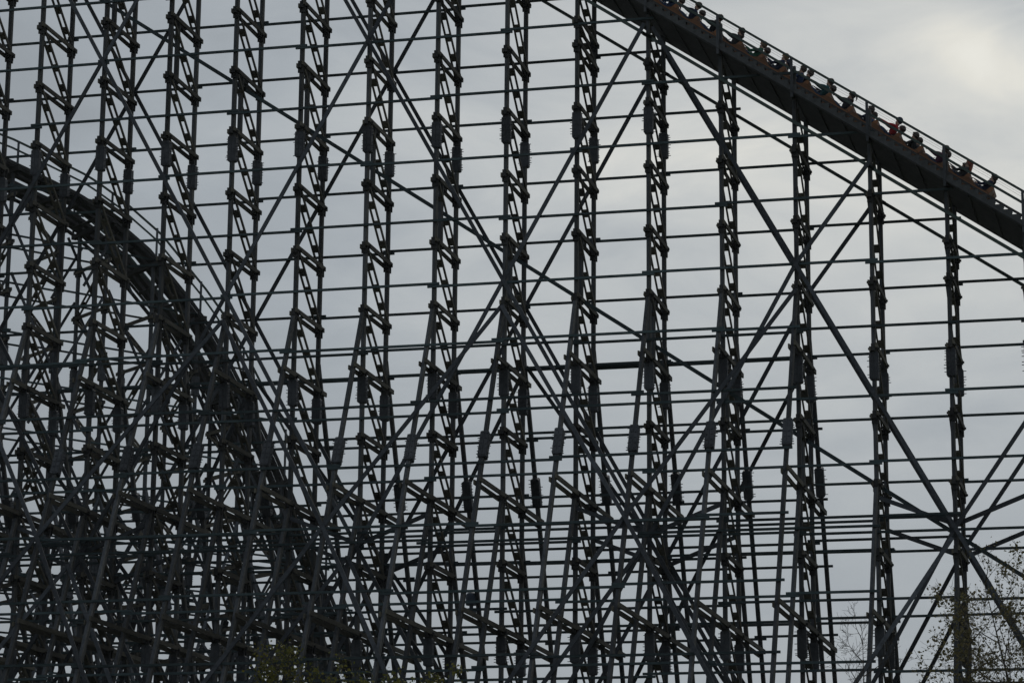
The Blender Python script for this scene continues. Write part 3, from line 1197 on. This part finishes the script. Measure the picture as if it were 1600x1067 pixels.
# ================================================================== TREES
def make_tree(name, label, px, top_v, dist, spread, crown_h, nleaf, leafsize, lm, seed, group=None, bare=False, levels=4, gap=0.0):
    rnd = random.Random(seed)
    top = pix(px, top_v, dist)
    base = Vector((top.x, top.y, 0))
    ht = top.z
    root = empty(name)
    root.location = base
    wood, twigs = MB(), []

    def grow(p, d, ln, r, lev):
        n = 5
        pts = [p.copy()]
        rr = [r]
        q = p.copy()
        dd = d.copy()
        for k in range(n):
            dd = (dd + Vector((rnd.gauss(0, .11), rnd.gauss(0, .11), rnd.gauss(.03, .07)))).normalized()
            q = q + dd * (ln / n)
            pts.append(q.copy())
            rr.append(max(.004, r * (1 - (.96 if lev == 0 else .72) * (k + 1) / n)))
        wood.tube(pts, rr, 7 if lev < 2 else 4, cap=False)
        if lev >= levels:
            twigs.append((pts[1:], dd))
            return
        m = rnd.randint(3, 4) if lev else 15
        for k in range(m):
            t = .28 + .72 * (k + rnd.random() * .8) / m if lev else .40 + .60 * (k + rnd.random() * .6) / m
            t = min(t, .99)
            idx = min(n - 1, int(t * n))
            pp = pts[idx].lerp(pts[idx + 1], t * n - idx)
            ax = dd.orthogonal().normalized()
            ax.rotate(Quaternion(dd, rnd.random() * 6.28))
            ang = radians(rnd.uniform(28, 58))
            nd = (dd * cos(ang) + ax * sin(ang)).normalized()
            grow(pp, nd, (spread * rnd.uniform(.75, 1.1) * (1.15 - t * .6)) if lev == 0 else ln * rnd.uniform(.5, .68), max(.006, rr[idx] * (.55 if lev else .7)), lev + 1)
        twigs.append((pts[-2:], dd))

    grow(Vector((0, 0, 0)), Vector((rnd.gauss(0, .02), rnd.gauss(0, .02), 1)).normalized(), ht * .97, ht * .0085, 0)
    wood.build('trunk', M['bark'], root)
    if not bare:
        lf = MB()
        per = max(1, nleaf // max(1, len(twigs)))
        for pts, dd in twigs:
            if rnd.random() < gap:
                continue
            for k in range(per):
                a = rnd.random()
                n = len(pts) - 1
                c = pts[int(a * n)].lerp(pts[min(n, int(a * n) + 1)], (a * n) % 1) + Vector((rnd.gauss(0, .10), rnd.gauss(0, .10), rnd.gauss(-.03, .09)))
                ax = Vector((rnd.gauss(0, 1), rnd.gauss(0, 1), rnd.gauss(-.5, .7))).normalized()
                sd_ = ax.orthogonal().normalized()
                sd_.rotate(Quaternion(ax, rnd.random() * 6.28))
                l = leafsize * rnd.uniform(.7, 1.3)
                w_ = l * .33
                nrm = ax.cross(sd_)
                n0 = len(lf.v)
                lf.v += [tuple(c), tuple(c + ax * l * .5 + sd_ * w_ + nrm * .012), tuple(c + ax * l), tuple(c + ax * l * .5 - sd_ * w_ + nrm * .012)]
                lf.f.append((n0, n0 + 1, n0 + 2))
                lf.f.append((n0, n0 + 2, n0 + 3))
        lf.build('crown', lm, root)
    tag(root, label, 'tree', group)
    return root


make_tree('tree', 'sparse olive leaved tree at the lower right corner in front of the trestle', 1562, 955, 72, 2.8, 6, 7600, .095, M['leaf_olive'], 11, gap=.28)
make_tree('tree', 'slender leafy tree rising beside the thick brace at the right edge', 1616, 872, 78, 1.7, 6, 1900, .09, M['leaf_olive'], 5, gap=.4)
make_tree('tree', 'thin half bare tree left of the lowest right hand post cluster', 1455, 965, 70, 2.2, 5, 1900, .09, M['leaf_olive'], 23, gap=.35)
make_tree('bare_tree', 'leafless slender tree with fine twigs between two trestle posts', 1312, 948, 74, 1.7, 5, 0, .1, None, 9, bare=True)
make_tree('tree', 'yellow green tree whose top shows at the bottom edge left of centre', 505, 1030, 70, 2.6, 6, 8000, .09, M['leaf_green'], 31, gap=.3)
make_tree('tree', 'small yellow green tree top at the bottom edge nearer the centre', 655, 1036, 73, 1.6, 5, 4500, .095, M['leaf_green'], 41, gap=.3)

# ================================================================== HAZE
mb = MB()
hb = 1900
mb.box8([(-hb, -hb, -1), (hb, -hb, -1), (hb, hb, -1), (-hb, hb, -1), (-hb, -hb, 82), (hb, -hb, 82), (hb, hb, 82), (-hb, hb, 82)])
hm = bpy.data.materials.new('thin_haze')
hm.use_nodes = True
hm.node_tree.nodes.clear()
ho = hm.node_tree.nodes.new('ShaderNodeOutputMaterial')
hv = hm.node_tree.nodes.new('ShaderNodeVolumePrincipled')
hv.inputs['Density'].default_value = .00007
hv.inputs['Color'].default_value = (.93, .96, 1, 1)
hv.inputs['Anisotropy'].default_value = .2
hm.node_tree.links.new(hv.outputs[0], ho.inputs['Volume'])
tag(mb.build('haze', hm), 'thin pale haze in the air around the coaster', 'haze', kind='stuff')

# ================================================================== LIGHT
SUN_DIR = (CF + CR * (700 / FPX) + CU * (480 / FPX)).normalized()      # toward the glow in the clouds
el = math.asin(SUN_DIR.z) + radians(14)
az = atan2(SUN_DIR.x, SUN_DIR.y)
sun = bpy.data.lights.new('sun', 'SUN')
sun.energy = .8
sun.angle = radians(22)
sun.color = (1, .96, .9)
so = bpy.data.objects.new('sun', sun)
COL.objects.link(so)
dv = Vector((sin(az) * cos(el), cos(az) * cos(el), sin(el)))
so.rotation_euler = (-dv).to_track_quat('-Z', 'Y').to_euler()
so.location = (0, 60, 120)

wd = bpy.data.worlds.new('World')
SC.world = wd
wd.use_nodes = True
nt = wd.node_tree
N, L = nt.nodes, nt.links
N.clear()
out = N.new('ShaderNodeOutputWorld')
sky = N.new('ShaderNodeTexSky')
sky.sky_type = 'NISHITA'
sky.sun_disc = False
sky.sun_elevation = el
sky.sun_rotation = az
sky.air_density = 1.5
sky.dust_density = 3
bg1 = N.new('ShaderNodeBackground')
bg1.inputs['Strength'].default_value = .05
L.new(sky.outputs[0], bg1.inputs[0])
tc = N.new('ShaderNodeTexCoord')
# angle from the bright patch in the clouds
dot = N.new('ShaderNodeVectorMath')
dot.operation = 'DOT_PRODUCT'
nrm = N.new('ShaderNodeVectorMath')
nrm.operation = 'NORMALIZE'
L.new(tc.outputs['Generated'], nrm.inputs[0])
L.new(nrm.outputs[0], dot.inputs[0])
GL = (CF + CR * (690 / FPX) + CU * (470 / FPX)).normalized()
dot.inputs[1].default_value = GL
ac = N.new('ShaderNodeMath')
ac.operation = 'ARCCOSINE'
L.new(dot.outputs['Value'], ac.inputs[0])
# cloud noise, stretched along the horizon
mp = N.new('ShaderNodeMapping')
mp.inputs['Rotation'].default_value = (0, radians(18), radians(10))
mp.inputs['Scale'].default_value = (7, 7, 19)
L.new(nrm.outputs[0], mp.inputs['Vector'])
no = N.new('ShaderNodeTexNoise')
no.inputs['Scale'].default_value = 1.5
no.inputs['Detail'].default_value = 5
no.inputs['Roughness'].default_value = .58
no.inputs['Distortion'].default_value = .5
L.new(mp.outputs[0], no.inputs['Vector'])


def math_(op, a, b=None, clamp=False):
    n = N.new('ShaderNodeMath')
    n.operation = op
    n.use_clamp = clamp
    for k, x in enumerate((a, b)):
        if x is None:
            continue
        if isinstance(x, (int, float)):
            n.inputs[k].default_value = x
        else:
            L.new(x, n.inputs[k])
    return n.outputs[0]


def dotv(v):
    n = N.new('ShaderNodeVectorMath')
    n.operation = 'DOT_PRODUCT'
    L.new(nrm.outputs[0], n.inputs[0])
    n.inputs[1].default_value = v
    return n.outputs['Value']


def lobe(c, ex, ey, wx, wy, rot=0.0):
    """soft bright patch of cloud round direction c, wx by wy radians wide along ex, ey"""
    e1 = ex * cos(rot) + ey * sin(rot)
    e2 = ey * cos(rot) - ex * sin(rot)
    a_ = math_('DIVIDE', math_('SUBTRACT', dotv(e1), c.dot(e1)), wx)
    b_ = math_('DIVIDE', math_('SUBTRACT', dotv(e2), c.dot(e2)), wy)
    g = math_('ADD', math_('MULTIPLY', a_, a_), math_('MULTIPLY', b_, b_))
    front_ = math_('GREATER_THAN', dotv(c), 0.0)
    return math_('MULTIPLY', math_('EXPONENT', math_('MULTIPLY', g, -1)), front_)


def skydir(u, v):
    return (CF + CR * ((u - 800) / FPX) - CU * ((v - 533.5) / FPX)).normalized()


HX = Vector((CR.x, CR.y, 0)).normalized()
c1 = skydir(1330, 230)
HY = HX.cross(c1).normalized()
q = lobe(c1, HX, HY, 900 / FPX, 350 / FPX, radians(3))
q2 = lobe(skydir(1330, 500), HX, HY, 950 / FPX, 1500 / FPX)
q3 = lobe(skydir(1525, 85), HX, HY, 110 / FPX, 60 / FPX, radians(-25))
q4 = lobe(skydir(1500, 330), HX, HY, 260 / FPX, 70 / FPX, radians(-6))
nz = math_('SUBTRACT', no.outputs['Fac'], .5)
amp = math_('ADD', math_('MULTIPLY', q, .7), .3)
nz = math_('MULTIPLY', nz, amp)
val = math_('ADD', math_('MULTIPLY', q, .20), .312)
val = math_('ADD', val, math_('MULTIPLY', q2, .085))
val = math_('ADD', val, math_('MULTIPLY', q3, .15))
val = math_('ADD', val, math_('MULTIPLY', q4, .06))
val = math_('ADD', val, math_('MULTIPLY', nz, .5))
cm = N.new('ShaderNodeMix')
cm.data_type = 'RGBA'
cm.inputs[6].default_value = (.895, 1.006, 1.115, 1)
cm.inputs[7].default_value = (1.015, 1.015, .95, 1)
fac = math_('MULTIPLY', math_('SUBTRACT', val, .38), 3.0, True)
L.new(fac, cm.inputs[0])
bg2 = N.new('ShaderNodeBackground')
L.new(cm.outputs[2], bg2.inputs[0])
L.new(val, bg2.inputs[1])
mxs = N.new('ShaderNodeMixShader')
mxs.inputs[0].default_value = .96
L.new(bg1.outputs[0], mxs.inputs[1])
L.new(bg2.outputs[0], mxs.inputs[2])
L.new(mxs.outputs[0], out.inputs[0])

# ================================================================== RENDER SETTINGS
SC.view_settings.view_transform = 'Standard'
SC.view_settings.look = 'None'
SC.view_settings.exposure = 0
SC.view_settings.gamma = 1
SC.cycles.max_bounces = 6
SC.cycles.use_denoising = True
